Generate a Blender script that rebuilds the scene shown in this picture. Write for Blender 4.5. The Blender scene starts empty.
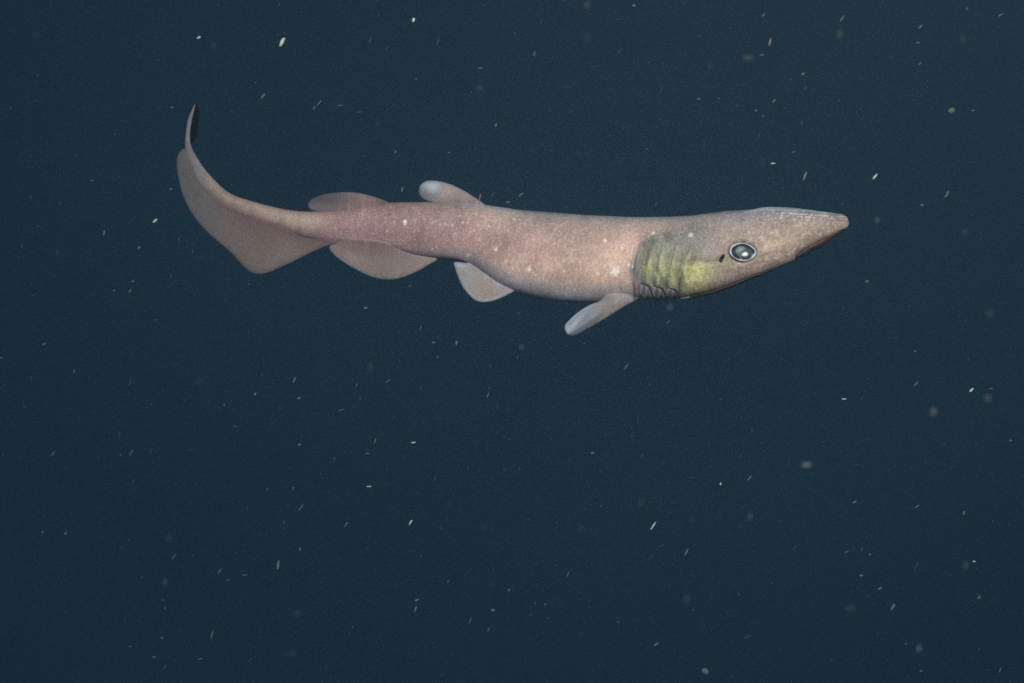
import bpy, bmesh, math, random
import numpy as np
from mathutils import Vector, Matrix, noise as mnoise
from mathutils.geometry import delaunay_2d_cdt

random.seed(7)
rng = np.random.default_rng(7)
S = bpy.context.scene
C = S.collection

# ------------------------------------------------------------------ camera
LENS, SENSOR, W, H = 50.0, 36.0, 1024, 683
D0 = 2.0                                   # distance from the lens to the shark
PX = SENSOR / LENS / W * D0                # metres per pixel at that distance
cam = bpy.data.cameras.new('camera')
cam.lens, cam.sensor_width = LENS, SENSOR
cam.clip_start, cam.clip_end = 0.05, 500
cam.dof.use_dof = True
cam.dof.focus_distance = D0
cam.dof.aperture_fstop = 5.0
co = bpy.data.objects.new('camera', cam)
co.rotation_euler = (math.radians(90), 0, 0)
C.objects.link(co)
S.camera = co

# ------------------------------------------------------------------ world, lamps, exposure
AMBIENT = (0.0080, 0.0222, 0.0390)
world = bpy.data.worlds.new('World')
S.world = world
world.use_nodes = True
world.node_tree.nodes['Background'].inputs[0].default_value = (*AMBIENT, 1)
world.node_tree.nodes['Background'].inputs[1].default_value = 1.0


def spot(name, loc, aim, power, size, blend, radius, col):
    l = bpy.data.lights.new(name, 'SPOT')
    l.energy, l.spot_size, l.spot_blend = power, math.radians(size), blend
    l.shadow_soft_size, l.color = radius, col
    o = bpy.data.objects.new(name, l)
    o.location = loc
    o.rotation_euler = (Vector(aim) - Vector(loc)).to_track_quat('-Z', 'Y').to_euler()
    C.objects.link(o)


# the two lamps of the diving vehicle that carries the camera
spot('vehicle_lamp', (0.50, -0.10, 0.62), (0.20, 2.0, 0.12), 192, 64, 1.0, 0.09, (1.0, 0.98, 0.92))
spot('vehicle_lamp', (-0.75, -0.15, 0.45), (0.10, 2.0, 0.10), 72, 80, 1.0, 0.05, (1.0, 0.97, 0.92))
S.view_settings.view_transform = 'Standard'
S.view_settings.look = 'None'
S.view_settings.exposure = 0.0
S.view_settings.gamma = 1.0
S.render.filter_size = 1.5
S.cycles.use_denoising = False
S.cycles.sample_clamp_direct = 1.6
S.cycles.sample_clamp_indirect = 1.0
S.cycles.volume_bounces = 1
S.cycles.max_bounces = 6
S.cycles.transparent_max_bounces = 12


# ------------------------------------------------------------------ helpers
def at(px, py, d=0.0):
    """a point seen at pixel (px, py), d pixels-at-the-shark deeper than the shark's plane"""
    y = D0 + d * PX
    k = PX * y / D0
    return ((px - 512) * k, y, (341.5 - py) * k)


def at_np(px, py, d):
    y = D0 + d * PX
    k = PX * y / D0
    return np.stack([(px - 512) * k, y, (341.5 - py) * k], -1)


def lin(c):
    c = np.asarray(c, float) / 255.0
    return np.where(c <= 0.04045, c / 12.92, ((c + 0.055) / 1.055) ** 2.4)


def smooth(a, b, x):
    t = np.clip((x - a) / (b - a), 0, 1)
    return t * t * (3 - 2 * t)


def vnoise(x, y, scale, seed):
    """value noise on arrays"""
    x = np.asarray(x, float) / scale
    y = np.asarray(y, float) / scale
    xi, yi = np.floor(x).astype(int), np.floor(y).astype(int)
    xf, yf = x - xi, y - yi
    xf, yf = xf * xf * (3 - 2 * xf), yf * yf * (3 - 2 * yf)
    tab = np.random.default_rng(seed).random((64, 64))
    g = lambda i, j: tab[i % 64, j % 64]
    return (g(xi, yi) * (1 - xf) * (1 - yf) + g(xi + 1, yi) * xf * (1 - yf)
            + g(xi, yi + 1) * (1 - xf) * yf + g(xi + 1, yi + 1) * xf * yf)


def make_obj(name, verts, faces, mat, parent=None, col=None, thin=None, smooth_shade=True):
    me = bpy.data.meshes.new(name)
    me.from_pydata([tuple(v) for v in verts], [], faces)
    me.update()
    if col is not None:
        a = me.color_attributes.new('pigment', 'FLOAT_COLOR', 'POINT')
        c4 = np.ones((len(verts), 4), np.float32)
        c4[:, :3] = col
        a.data.foreach_set('color', c4.ravel())
    if thin is not None:
        a = me.attributes.new('thin', 'FLOAT', 'POINT')
        a.data.foreach_set('value', np.asarray(thin, np.float32))
    if smooth_shade:
        me.polygons.foreach_set('use_smooth', [True] * len(me.polygons))
    if mat:
        me.materials.append(mat)
    o = bpy.data.objects.new(name, me)
    C.objects.link(o)
    if parent:
        o.parent = parent
        o.matrix_parent_inverse = Matrix.Translation(parent.location).inverted()
    return o


# ------------------------------------------------------------------ materials
def nodes(name):
    m = bpy.data.materials.new(name)
    m.use_nodes = True
    n, l = m.node_tree.nodes, m.node_tree.links
    return m, n, l, n['Principled BSDF']


def skin_material(name, fin=False):
    m, n, l, b = nodes(name)
    att = n.new('ShaderNodeAttribute'); att.attribute_name = 'pigment'
    tc = n.new('ShaderNodeTexCoord')
    fine = n.new('ShaderNodeTexNoise'); fine.inputs['Scale'].default_value = 420; fine.inputs['Detail'].default_value = 2
    l.new(tc.outputs['Object'], fine.inputs['Vector'])
    r1 = n.new('ShaderNodeMapRange')
    r1.inputs['From Min'].default_value, r1.inputs['From Max'].default_value = 0.3, 0.7
    r1.inputs['To Min'].default_value, r1.inputs['To Max'].default_value = (0.86, 1.14) if fin else (0.80, 1.20)
    l.new(fine.outputs['Fac'], r1.inputs['Value'])
    mul = n.new('ShaderNodeVectorMath'); mul.operation = 'SCALE'
    l.new(att.outputs['Color'], mul.inputs[0]); l.new(r1.outputs['Result'], mul.inputs['Scale'])
    # pale denticle flecks
    vor = n.new('ShaderNodeTexVoronoi'); vor.inputs['Scale'].default_value = 210
    l.new(tc.outputs['Object'], vor.inputs['Vector'])
    r2 = n.new('ShaderNodeMapRange')
    r2.inputs['From Min'].default_value, r2.inputs['From Max'].default_value = 0.12, 0.30
    r2.inputs['To Min'].default_value, r2.inputs['To Max'].default_value = 1.0, 0.0
    l.new(vor.outputs['Distance'], r2.inputs['Value'])
    sel = n.new('ShaderNodeMapRange')
    sel.inputs['From Min'].default_value, sel.inputs['From Max'].default_value = 0.62, 0.92
    sel.inputs['To Max'].default_value = 0.10 if fin else 0.55
    sep = n.new('ShaderNodeSeparateColor')
    l.new(vor.outputs['Color'], sep.inputs[0]); l.new(sep.outputs[0], sel.inputs['Value'])
    mm = n.new('ShaderNodeMath'); mm.operation = 'MULTIPLY'
    l.new(r2.outputs['Result'], mm.inputs[0]); l.new(sel.outputs['Result'], mm.inputs[1])
    mix = n.new('ShaderNodeMix'); mix.data_type = 'RGBA'
    l.new(mm.outputs[0], mix.inputs['Factor']); l.new(mul.outputs[0], mix.inputs['A'])
    mix.inputs['B'].default_value = (0.70, 0.58, 0.50, 1)
    l.new(mix.outputs['Result'], b.inputs['Base Color'])
    b.inputs['Roughness'].default_value = 0.52
    b.inputs['Specular IOR Level'].default_value = 0.28
    bump = n.new('ShaderNodeBump'); bump.inputs['Strength'].default_value = 0.25; bump.inputs['Distance'].default_value = 0.0012
    l.new(fine.outputs['Fac'], bump.inputs['Height']); l.new(bump.outputs['Normal'], b.inputs['Normal'])
    if fin:
        th = n.new('ShaderNodeAttribute'); th.attribute_name = 'thin'
        tr = n.new('ShaderNodeBsdfTransparent')
        tl = n.new('ShaderNodeBsdfTranslucent'); l.new(mix.outputs['Result'], tl.inputs['Color'])
        m1 = n.new('ShaderNodeMixShader'); m1.inputs[0].default_value = 0.15
        l.new(b.outputs[0], m1.inputs[1]); l.new(tl.outputs[0], m1.inputs[2])
        m2 = n.new('ShaderNodeMixShader')
        l.new(th.outputs['Fac'], m2.inputs[0]); l.new(m1.outputs[0], m2.inputs[1]); l.new(tr.outputs[0], m2.inputs[2])
        l.new(m2.outputs[0], n['Material Output'].inputs['Surface'])
    return m


def plain(name, col, rough=0.5, spec=0.3, noise_amt=0.15, scale=300, metallic=0.0):
    m, n, l, b = nodes(name)
    tc = n.new('ShaderNodeTexCoord')
    t = n.new('ShaderNodeTexNoise'); t.inputs['Scale'].default_value = scale
    l.new(tc.outputs['Object'], t.inputs['Vector'])
    mix = n.new('ShaderNodeMix'); mix.data_type = 'RGBA'
    mix.inputs['A'].default_value = (*[c * (1 - noise_amt) for c in col], 1)
    mix.inputs['B'].default_value = (*[min(1, c * (1 + noise_amt)) for c in col], 1)
    l.new(t.outputs['Fac'], mix.inputs['Factor'])
    l.new(mix.outputs['Result'], b.inputs['Base Color'])
    b.inputs['Roughness'].default_value = rough
    b.inputs['Specular IOR Level'].default_value = spec
    b.inputs['Metallic'].default_value = metallic
    return m


def flake_material(name, col, clear):
    m, n, l, b = nodes(name)
    b.inputs['Base Color'].default_value = (*col, 1)
    b.inputs['Roughness'].default_value = 0.7
    tl = n.new('ShaderNodeBsdfTranslucent'); tl.inputs['Color'].default_value = (*col, 1)
    m1 = n.new('ShaderNodeMixShader'); m1.inputs[0].default_value = 0.3
    l.new(b.outputs[0], m1.inputs[1]); l.new(tl.outputs[0], m1.inputs[2])
    if clear > 0:
        tr = n.new('ShaderNodeBsdfTransparent')
        m2 = n.new('ShaderNodeMixShader'); m2.inputs[0].default_value = clear
        l.new(m1.outputs[0], m2.inputs[1]); l.new(tr.outputs[0], m2.inputs[2])
        m1 = m2
    l.new(m1.outputs[0], n['Material Output'].inputs['Surface'])
    return m


M_SKIN = skin_material('skin')
M_FIN = skin_material('fin_skin', True)
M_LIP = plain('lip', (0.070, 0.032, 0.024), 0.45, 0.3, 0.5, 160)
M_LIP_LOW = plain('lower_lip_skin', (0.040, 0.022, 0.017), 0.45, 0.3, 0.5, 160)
M_DARK = plain('dark_slit', (0.060, 0.052, 0.054), 0.6, 0.2)
M_GILL = plain('gill_flap', (0.27, 0.245, 0.26), 0.5, 0.3, 0.4, 260)

# ------------------------------------------------------------------ the open water behind everything
m, n, l, b = nodes('open_water')
n.remove(b)
em = n.new('ShaderNodeEmission')
em.inputs['Color'].default_value = (*AMBIENT, 1)
em.inputs['Strength'].default_value = 1.0
l.new(em.outputs[0], n['Material Output'].inputs['Surface'])
m.cycles.emission_sampling = 'NONE'
bm = bmesh.new()
bmesh.ops.create_icosphere(bm, subdivisions=4, radius=60)
for f in bm.faces:
    f.smooth = True
    f.normal_flip()
me = bpy.data.meshes.new('water'); bm.to_mesh(me); bm.free(); me.materials.append(m)
water = bpy.data.objects.new('water', me); C.objects.link(water)
water['kind'] = 'structure'
water['label'] = 'dark blue open deep-sea water all around the swimming catshark'

# ------------------------------------------------------------------ the shark: outline measured on the photo
TOP = np.array([(849, 219), (847, 216.8), (842.5, 214.3), (834, 213), (826, 211.8), (811, 210), (795, 207.9), (784, 207.1),
                (770, 206.9), (761, 207.3), (754, 209.3), (740, 210.2), (726, 211), (705, 213.6), (692, 215.5),
                (670, 216.7), (640, 217), (624, 216.7), (584, 214.8), (547, 212), (518, 209.6), (500, 207), (484, 204.5),
                (466, 203), (445, 202.4), (430, 202), (406, 202), (388, 202.5), (362, 205.5), (343, 208.8), (327, 211),
                (310, 211.5), (300, 211.3)])[::-1]
BOT = np.array([(849, 227), (847, 228), (842, 231), (837, 233.5), (824, 240.8), (811, 247.2), (799, 254.4), (796.5, 257.5),
                (795, 261.2), (790, 263.6), (779, 267.4), (758, 275.4), (732, 285.2), (711, 292.2), (687, 296.8),
                (671, 299.5), (655, 300.6), (645, 300.4), (634, 300), (624, 301.3), (610, 303), (600, 303.6), (584, 303.2),
                (558, 301.8), (532, 297.2), (513, 291.8), (498, 284.5), (484, 274), (470, 264), (462, 261), (452, 259.9),
                (437, 258.2), (411, 255), (392, 249.5), (374, 246), (350, 243.5), (330, 242), (310, 238.5), (300, 236.5)])[::-1]
WID = np.array([(849, 3), (846, 7), (842, 10), (824, 17), (800, 22), (770, 26), (740, 29), (700, 34), (660, 38), (620, 40),
                (570, 39), (520, 35), (480, 29), (440, 22), (400, 17), (350, 13), (300, 10)])[::-1]
DEP = np.array([(850, -22), (760, -12), (640, 0), (520, 6), (420, 10), (340, 16), (300, 22)])[::-1]
top_y = lambda x: np.interp(x, TOP[:, 0], TOP[:, 1])
bot_y = lambda x: np.interp(x, BOT[:, 0], BOT[:, 1])
wid_x = lambda x: np.interp(x, WID[:, 0], WID[:, 1])
dep_x = lambda x: np.interp(x, DEP[:, 0], DEP[:, 1])
# smooth the outlines a little, but keep the step where the jaw ends
xs_f = np.arange(299, 849.51, 0.5)


def soft(fn, sig):
    k = np.exp(-0.5 * (np.arange(-24, 25) * 0.5 / sig) ** 2); k /= k.sum()
    v = fn(xs_f)
    pad = np.concatenate([2 * v[0] - v[24:0:-1], v, 2 * v[-1] - v[-2:-26:-1]])
    return np.convolve(pad, k, 'valid')


_t, _b, _w, _d = soft(top_y, 1.6), soft(bot_y, 5.0), soft(wid_x, 8.0), soft(dep_x, 10.0)
_b2 = soft(bot_y, 0.5)
near_jaw = np.exp(-((xs_f - 797) / 9) ** 2)
_b = _b * (1 - near_jaw) + _b2 * near_jaw
_t[xs_f > 835] = top_y(xs_f[xs_f > 835]); _b[xs_f > 838] = bot_y(xs_f[xs_f > 838])
top_s = lambda x: np.interp(x, xs_f, _t)
bot_s = lambda x: np.interp(x, xs_f, _b)
wid_s = lambda x: np.interp(x, xs_f, _w)
dep_s = lambda x: np.interp(x, xs_f, _d)
exp_s = lambda x: 2.45 + 0.35 * smooth(660, 760, x)


def surface_depth(px, py, side=-1):
    """depth (in px) of the near (-1) or far (+1) flank at a pixel"""
    t, b_, w = top_s(px), bot_s(px), wid_s(px)
    q = np.clip((py - (t + b_) / 2) / ((b_ - t) / 2), -0.999, 0.999)
    e = exp_s(px)
    return dep_s(px) + side * w * (1 - np.abs(q) ** e) ** (1 / e) + side * relief(px, py)


SLITS = [((679.5, 293), (681.5, 270), (690, 243)), ((667, 294), (668.5, 268), (676, 240)),
         ((655, 294), (655.5, 266), (662, 240)), ((644, 293), (643.5, 266), (650, 243)), ((634.5, 289), (632.5, 268), (637, 248))]


def slit_x(sl, py):
    (x0, y0), (x1, y1), (x2, y2) = sl
    q = np.clip((py - y0) / (y2 - y0), 0, 1)
    cx = 2 * x1 - 0.5 * (x0 + x2)
    return (1 - q) ** 2 * x0 + 2 * q * (1 - q) * cx + q * q * x2


def relief(px, py):
    """outward relief in px on the flanks: gill pouches, slits, brow, fold behind the eye"""
    px, py = np.asarray(px, float), np.asarray(py, float)
    r = np.zeros(np.broadcast(px, py).shape)
    for sl in SLITS:
        dx = px - slit_x(sl, py)
        m_ = smooth(236, 256, py) * smooth(300, 293, py)
        r = r - 1.5 * m_ * np.exp(-(dx / 1.5) ** 2) + 1.5 * m_ * np.exp(-((dx - 5.0) / 4.0) ** 2)
    # step where the shoulder skin overlaps the gill chamber
    edge = 631 + 0.018 * (py - 268) ** 2 + 2.5 * (vnoise(py, px * 0.1, 7, 43) - 0.5)
    r = r + 0.5 * smooth(9, -5, px - edge) * smooth(-40, -6, px - edge) * smooth(225, 240, py)
    # eye socket
    e = np.hypot((px - 742.5) / 15.5, (py - 251.9) / 11.8)
    r = r + 1.6 * np.exp(-((e - 1.0) / 0.28) ** 2) - 8.0 * smooth(1.02, 0.74, e)
    # fold from the spiracle back
    f = py - (262 - 0.020 * (px - 708) ** 2)
    r = r - 2.2 * np.exp(-(f / 1.6) ** 2) * smooth(692, 697, px) * smooth(724, 719, px)
    f2 = py - (239 + 0.016 * (px - 712) ** 2)
    r = r - 1.2 * np.exp(-(f2 / 2.0) ** 2) * smooth(690, 697, px) * smooth(733, 722, px)
    # ridge along the brow and snout
    r = r + 0.9 * np.exp(-((py - (236 - 0.13 * (px - 760))) / 5) ** 2) * smooth(745, 770, px) * smooth(845, 825, px)
    r = r + 0.5 * (vnoise(px, py, 22, 5) - 0.5)
    return r


# ---- pigment
def blob(px, py, cx, cy, rx, ry, rot=0.0):
    c, s = math.cos(rot), math.sin(rot)
    u = (px - cx) * c + (py - cy) * s
    v = -(px - cx) * s + (py - cy) * c
    return np.exp(-((u / rx) ** 2 + (v / ry) ** 2))


SPOTS = [(653.6, 233, 1.7, 1), (605, 240.4, 2.0, .9), (615, 271.5, 4.8, .85), (610.5, 265, 1.6, .6), (598, 274, 2, .7), (629, 265, 1.5, .9),
         (632.8, 265.8, 1.5, .8), (495.4, 249.6, 1.8, .8), (529, 269, 2.2, .8), (405, 222, 2.0, 1), (691, 234.8, 2.6, .55),
         (540.3, 257.5, 1.2, .7), (563.4, 260.5, 1.3, .8), (564, 272, 1.4, .6), (545, 254, 1.1, .6), (535.5, 275, 1.2, .6), (506, 261, 1.8, .4),
         (513, 268, 1.6, .4), (570, 282, 1.2, .5), (468, 255, 1.8, .4), (432, 249, 1.6, .4), (394, 222, 1.0, .7), (387, 231, 1.1, .5),
         (297, 214, 2.4, .6), (226, 198.5, 1.8, .7), (468, 222, 1.4, .6), (476, 214, 1.3, .6), (452, 225, 1.4, .5), (463, 222.5, 1.2, .6),
         (514, 219, 1.3, .6), (519, 250, 1.3, .5), (489, 226, 1.2, .5), (554, 243, 1.3, .4), (580, 262, 1.2, .5), (514, 213, 1.1, .5),
         (445, 223, 1.1, .7), (590, 250, 1.1, .5), (575, 290, 1.1, .4), (622, 249, 1.2, .5)]


def pigment(px, py):
    t, b_ = top_s(px), bot_s(px)
    q = (py - (t + b_) / 2) / np.maximum((b_ - t) / 2, 1)       # -1 back, +1 belly
    one = np.ones(np.broadcast(px, py).shape + (3,))
    mixc = lambda a, c, k: a + (np.asarray(c) - a) * np.clip(k, 0, 1)[..., None]
    col = one * lin((172, 150, 142))
    col = mixc(col, lin((176, 138, 135)), 0.9 * np.exp(-((q + 0.05) / 0.45) ** 2))
    col = mixc(col, lin((190, 158, 144)), 0.9 * blob(px, py, 585, 268, 75, 22))
    col = mixc(col, lin((212, 180, 158)), 0.75 * blob(px, py, 612, 262, 26, 26))  # bright flank highlight painted into the pigment
    col = mixc(col, lin((168, 166, 174)), 0.7 * smooth(-0.72, -1.0, q))
    col = mixc(col, lin((160, 158, 168)), 0.85 * smooth(0.40, 0.9, q) * smooth(660, 600, px))
    # rear body, mauve line along the muscle
    rear = smooth(520, 380, px)
    col = mixc(col, lin((150, 118, 117)), 0.8 * rear)
    col = mixc(col, lin((140, 106, 108)), 0.65 * rear * np.exp(-((q - 0.30) / 0.32) ** 2))
    col = col * (1 + 0.34 * (vnoise(px, py, 30, 36) - 0.5) * smooth(690, 640, px))[..., None]
    col = mixc(col, lin((190, 170, 158)), 0.5 * smooth(350, 300, px) * np.exp(-((q + 0.45) / 0.3) ** 2))
    # head
    head = smooth(690, 745, px)
    col = mixc(col, lin((158, 139, 128)), 0.9 * head)
    col = mixc(col, lin((140, 138, 146)), 0.85 * head * smooth(-0.35, -0.85, q))
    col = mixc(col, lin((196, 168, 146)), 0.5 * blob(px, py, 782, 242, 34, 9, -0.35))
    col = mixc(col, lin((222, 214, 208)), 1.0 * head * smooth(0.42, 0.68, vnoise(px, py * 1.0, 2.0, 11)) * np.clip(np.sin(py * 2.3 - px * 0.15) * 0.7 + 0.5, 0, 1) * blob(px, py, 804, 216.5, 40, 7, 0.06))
    col = mixc(col, lin((205, 190, 172)), 0.55 * head * smooth(0.6, 0.85, vnoise(px, py, 2.4, 12)) * smooth(-0.6, -0.2, q) * smooth(0.9, 0.6, q))
    col = mixc(col, lin((186, 192, 204)), 0.8 * smooth(738, 756, px) * smooth(-0.86, -0.95, q))  # rim light along the top of the head, painted in
    # gill chamber: grey skin, painted rim shading, yellow green sheen painted over the pouches
    edge = 630.5 + 0.018 * (py - 268) ** 2 + 4 * (vnoise(py, px * 0.1, 7, 43) - 0.5)
    g = smooth(-3.5, 8, px - edge) * smooth(735, 690, px) * smooth(218, 238, py + 0.22 * (px - 680))
    col = mixc(col, lin((124, 124, 122)), 0.92 * g)
    col = mixc(col, lin((92, 92, 96)), 0.6 * smooth(-2, 5, px - edge) * smooth(15, 5, px - edge) * smooth(232, 245, py))  # shading painted along the rear edge of the gill chamber
    band = np.zeros(np.broadcast(px, py).shape)
    for sl in SLITS[:4]:
        band = np.maximum(band, np.exp(-((px - slit_x(sl, py) - 5.5) / 4.2) ** 2))
    ygl = blob(px, py, 666, 268, 34, 22) * (0.55 + 0.5 * band * smooth(245, 276, py))
    ygl = np.maximum(ygl, 1.0 * blob(px, py, 696, 271, 17, 23, 0.35))
    ygl = np.maximum(ygl, 0.85 * blob(px, py, 716, 264.0, 20, 5.0, -0.1))
    ygl = ygl * (0.05 + 0.75 * vnoise(px + 1.5 * np.sin(py / 5.0), py * 0.45, 5, 21) + 0.55 * vnoise(px * 1.4, py, 1.7, 22) + 0.45 * vnoise(px, py, 9, 24))
    ygl = ygl * (0.55 + 0.45 * smooth(246, 276, py + 0.5 * (690 - px)))
    ygl = ygl * (1 - 0.9 * blob(px, py, 708, 251, 13, 8))
    col = mixc(col, lin((182, 180, 124)), ygl * smooth(292, 284, py - 0.2 * (px - 660)) * smooth(633, 644, px))
    col = mixc(col, lin((146, 138, 142)), 0.8 * smooth(284, 290, py - 0.16 * (px - 650)) * smooth(632, 636, px) * smooth(688, 680, px))
    col = mixc(col, lin((218, 214, 140)), 0.8 * blob(px, py, 694, 275, 13, 18, 0.35) * vnoise(px, py, 2.4, 23))
    col = mixc(col, lin((150, 140, 132)), 0.8 * blob(px, py, 708, 251, 13, 8))
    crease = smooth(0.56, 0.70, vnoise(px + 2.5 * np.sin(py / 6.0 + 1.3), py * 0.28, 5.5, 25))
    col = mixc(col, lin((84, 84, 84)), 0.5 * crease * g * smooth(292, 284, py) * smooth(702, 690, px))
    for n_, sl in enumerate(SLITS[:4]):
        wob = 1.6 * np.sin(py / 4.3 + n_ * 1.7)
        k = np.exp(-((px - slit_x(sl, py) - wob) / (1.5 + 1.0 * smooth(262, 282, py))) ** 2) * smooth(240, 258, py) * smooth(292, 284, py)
        col = mixc(col, lin((86, 86, 80)), (0.30 + 0.35 * vnoise(px, py, 6, 60 + n_)) * k)  # dark slit tissue, plus groove shading painted along each slit
    gn = 1 + 0.45 * g * (vnoise(px * 1.2, py, 1.5, 26) - 0.5)
    col = col * gn[..., None]
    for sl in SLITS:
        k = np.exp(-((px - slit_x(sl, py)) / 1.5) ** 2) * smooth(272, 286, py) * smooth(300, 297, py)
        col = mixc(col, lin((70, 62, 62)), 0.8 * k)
    # faint lengthwise streaks on the head, fold behind the eye with its crease shading painted in
    col = col * (1 + 0.42 * smooth(700, 760, px) * (vnoise(px * 0.12, py + 0.13 * (px - 760), 1.9, 34) - 0.5))[..., None]
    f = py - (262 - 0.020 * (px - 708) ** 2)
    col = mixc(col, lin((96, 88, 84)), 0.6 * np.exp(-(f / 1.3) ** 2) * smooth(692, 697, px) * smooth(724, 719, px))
    col = mixc(col, lin((104, 100, 104)), 0.5 * blob(px, py, 838, 219.5, 6, 2.6))
    # mottling
    mo = (vnoise(px, py, 14, 31) - 0.5) * 0.22 + (vnoise(px, py, 5, 32) - 0.5) * 0.18
    col = col * (1 + mo)[..., None]
    st = smooth(0.55, 0.90, vnoise(px * 1.15, py * 1.15, 1.5, 37)) * (0.40 + 0.8 * vnoise(px, py, 16, 38))
    st = st * (0.6 + 0.4 * np.sin(py * 2.1)) * smooth(-1.0, -0.75, q) * smooth(0.95, 0.3, q) * (1 - 0.8 * g)
    col = mixc(col, lin((228, 206, 192)), (0.46 - 0.18 * smooth(500, 400, px)) * st)
    col = col * (1 + 0.34 * (vnoise(px, py, 1.4, 39) - 0.5))[..., None]
    for (sx, sy, sr, sk) in SPOTS:
        d2 = np.hypot(px - sx, py - sy)
        k = sk * smooth(sr * 1.35, sr * 0.35, d2 + (vnoise(px, py, 2.2, 41) - 0.5) * sr * 0.7)
        col = mixc(col, (0.92, 0.88, 0.80), k)
    return np.clip(col, 0.01, 0.95)


# ---- body mesh: head and trunk as upright slices, the tail stalk as slices across its bend
shark = bpy.data.objects.new('catshark', None)
shark.location = at(560, 255, 4)
shark['label'] = 'pinkish brown catshark with yellow-green gills swimming to the right in dark water'
shark['category'] = 'shark'
C.objects.link(shark)

TAIL = [((300, 211.3), (300, 236.5), 10, 22), ((281.8, 208.6), (279.5, 230), 8.5, 30), ((252.5, 201.3), (246.5, 217.5), 6.5, 46),
        ((229, 192.5), (220.5, 205.5), 5, 64), ((208.6, 173.5), (198.5, 183), 3.8, 88), ((197, 157.3), (189.6, 163), 3.0, 108),
        ((191.2, 145.6), (185.2, 148), 2.4, 124), ((190.0, 134), (185.6, 134), 2.0, 136), ((192.0, 120), (188.2, 118.5), 1.6, 150),
        ((195.4, 104.8), (194.6, 104.2), 0.5, 166)]


def catmull(P, per):
    P = np.array([np.ravel(np.concatenate([p[0], p[1], [p[2], p[3]]])) for p in P], float)
    out = []
    for i in range(len(P) - 1):
        p0 = P[i - 1] if i else 2 * P[0] - P[1]
        p3 = P[i + 2] if i + 2 < len(P) else 2 * P[-1] - P[-2]
        for t in np.linspace(0, 1, per, endpoint=False):
            out.append(0.5 * (2 * P[i] + (P[i + 1] - p0) * t + (2 * p0 - 5 * P[i] + 4 * P[i + 1] - p3) * t * t
                              + (3 * P[i] - p0 - 3 * P[i + 1] + p3) * t ** 3))
    out.append(P[-1])
    return np.array(out)


xs = np.concatenate([[849.2, 848.9, 848.4, 847.8], np.arange(847, 790, -0.7), np.arange(790, 300.5, -0.95)])
rows = []
for x in xs:
    k = min(1.0, math.sqrt(max(0.02, (849.3 - x) / 2.2)))
    t, b_ = float(top_s(x)), float(bot_s(x))
    mid, hh = (t + b_) / 2, (b_ - t) / 2 * k
    rows.append((x, mid - hh, x, mid + hh, float(wid_s(x)) * k, float(dep_s(x)), float(exp_s(x))))
for r in catmull(TAIL, 18):
    rows.append((*r, 2.45))
rows = np.array(rows)
NV = 136
a = np.linspace(0, 2 * math.pi, NV, endpoint=False)
sa, ca = np.sin(a), np.cos(a)
e = rows[:, 6:7]
vv = np.sign(sa)[None] * np.abs(sa)[None] ** (2 / e)
dd = np.sign(ca)[None] * np.abs(ca)[None] ** (2 / e)
mx, my = (rows[:, 0] + rows[:, 2]) / 2, (rows[:, 1] + rows[:, 3]) / 2
hx, hy = (rows[:, 2] - rows[:, 0]) / 2, (rows[:, 3] - rows[:, 1]) / 2
PXA = mx[:, None] + hx[:, None] * vv
PYA = my[:, None] + hy[:, None] * vv
rel = relief(PXA, PYA) * smooth(300, 330, PXA) * np.abs(ca)[None] ** 0.7
DPA = rows[:, 5:6] - dd * (rows[:, 4:5] + rel)
P3 = at_np(PXA, PYA, DPA)
NR = len(rows)
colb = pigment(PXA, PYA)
# tail stalk pigment runs along the bend
tailrow = np.arange(NR)[:, None] >= len(xs)
tq = vv
tc_ = np.ones(PXA.shape + (3,)) * lin((166, 142, 134))
mixc = lambda a_, c, k: a_ + (np.asarray(c) - a_) * np.clip(k, 0, 1)[..., None]
tc_ = mixc(tc_, lin((196, 176, 164)), 0.7 * np.exp(-((tq + 0.35) / 0.4) ** 2))
tc_ = mixc(tc_, lin((140, 116, 118)), 0.85 * smooth(0.1, 0.75, tq))
tc_ = mixc(tc_, lin((150, 148, 154)), smooth(220, 196, PXA) * 0.8)
tc_ = tc_ * (1 + (vnoise(PXA, PYA, 6, 33) - 0.5) * 0.3)[..., None]
kk = smooth(345, 300, PXA)[..., None]
colb = np.where(tailrow[..., None], tc_, colb * (1 - kk) + tc_ * kk * 1.0)
verts = P3.reshape(-1, 3)
faces = []
for i in range(NR - 1):
    r0, r1 = i * NV, (i + 1) * NV
    for j in range(NV):
        k = (j + 1) % NV
        faces.append((r0 + j, r0 + k, r1 + k, r1 + j))
faces.append(tuple(range(NV - 1, -1, -1)))
faces.append(tuple((NR - 1) * NV + j for j in range(NV)))
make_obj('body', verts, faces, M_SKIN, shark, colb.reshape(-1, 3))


# ---- fins: a thin lens of real thickness over the measured outline
def resample(poly, step):
    poly = np.array(poly, float)
    out = []
    for i in range(len(poly)):
        p, q = poly[i], poly[(i + 1) % len(poly)]
        m_ = max(1, int(np.hypot(*(q - p)) / step))
        for k in range(m_):
            out.append(p + (q - p) * k / m_)
    return np.array(out)


def chaikin(poly, it=2):
    poly = np.array(poly, float)
    for _ in range(it):
        q = np.roll(poly, -1, 0)
        poly = np.stack([0.75 * poly + 0.25 * q, 0.25 * poly + 0.75 * q], 1).reshape(-1, 2)
    return poly


def inside(pts, poly):
    x, y = pts[:, 0], pts[:, 1]
    r = np.zeros(len(pts), bool)
    for i in range(len(poly)):
        (x0, y0), (x1, y1) = poly[i], poly[i - 1]
        if y0 == y1:
            continue
        c = ((y0 > y) != (y1 > y)) & (x < (x1 - x0) * (y - y0) / (y1 - y0) + x0)
        r ^= c
    return r


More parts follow.
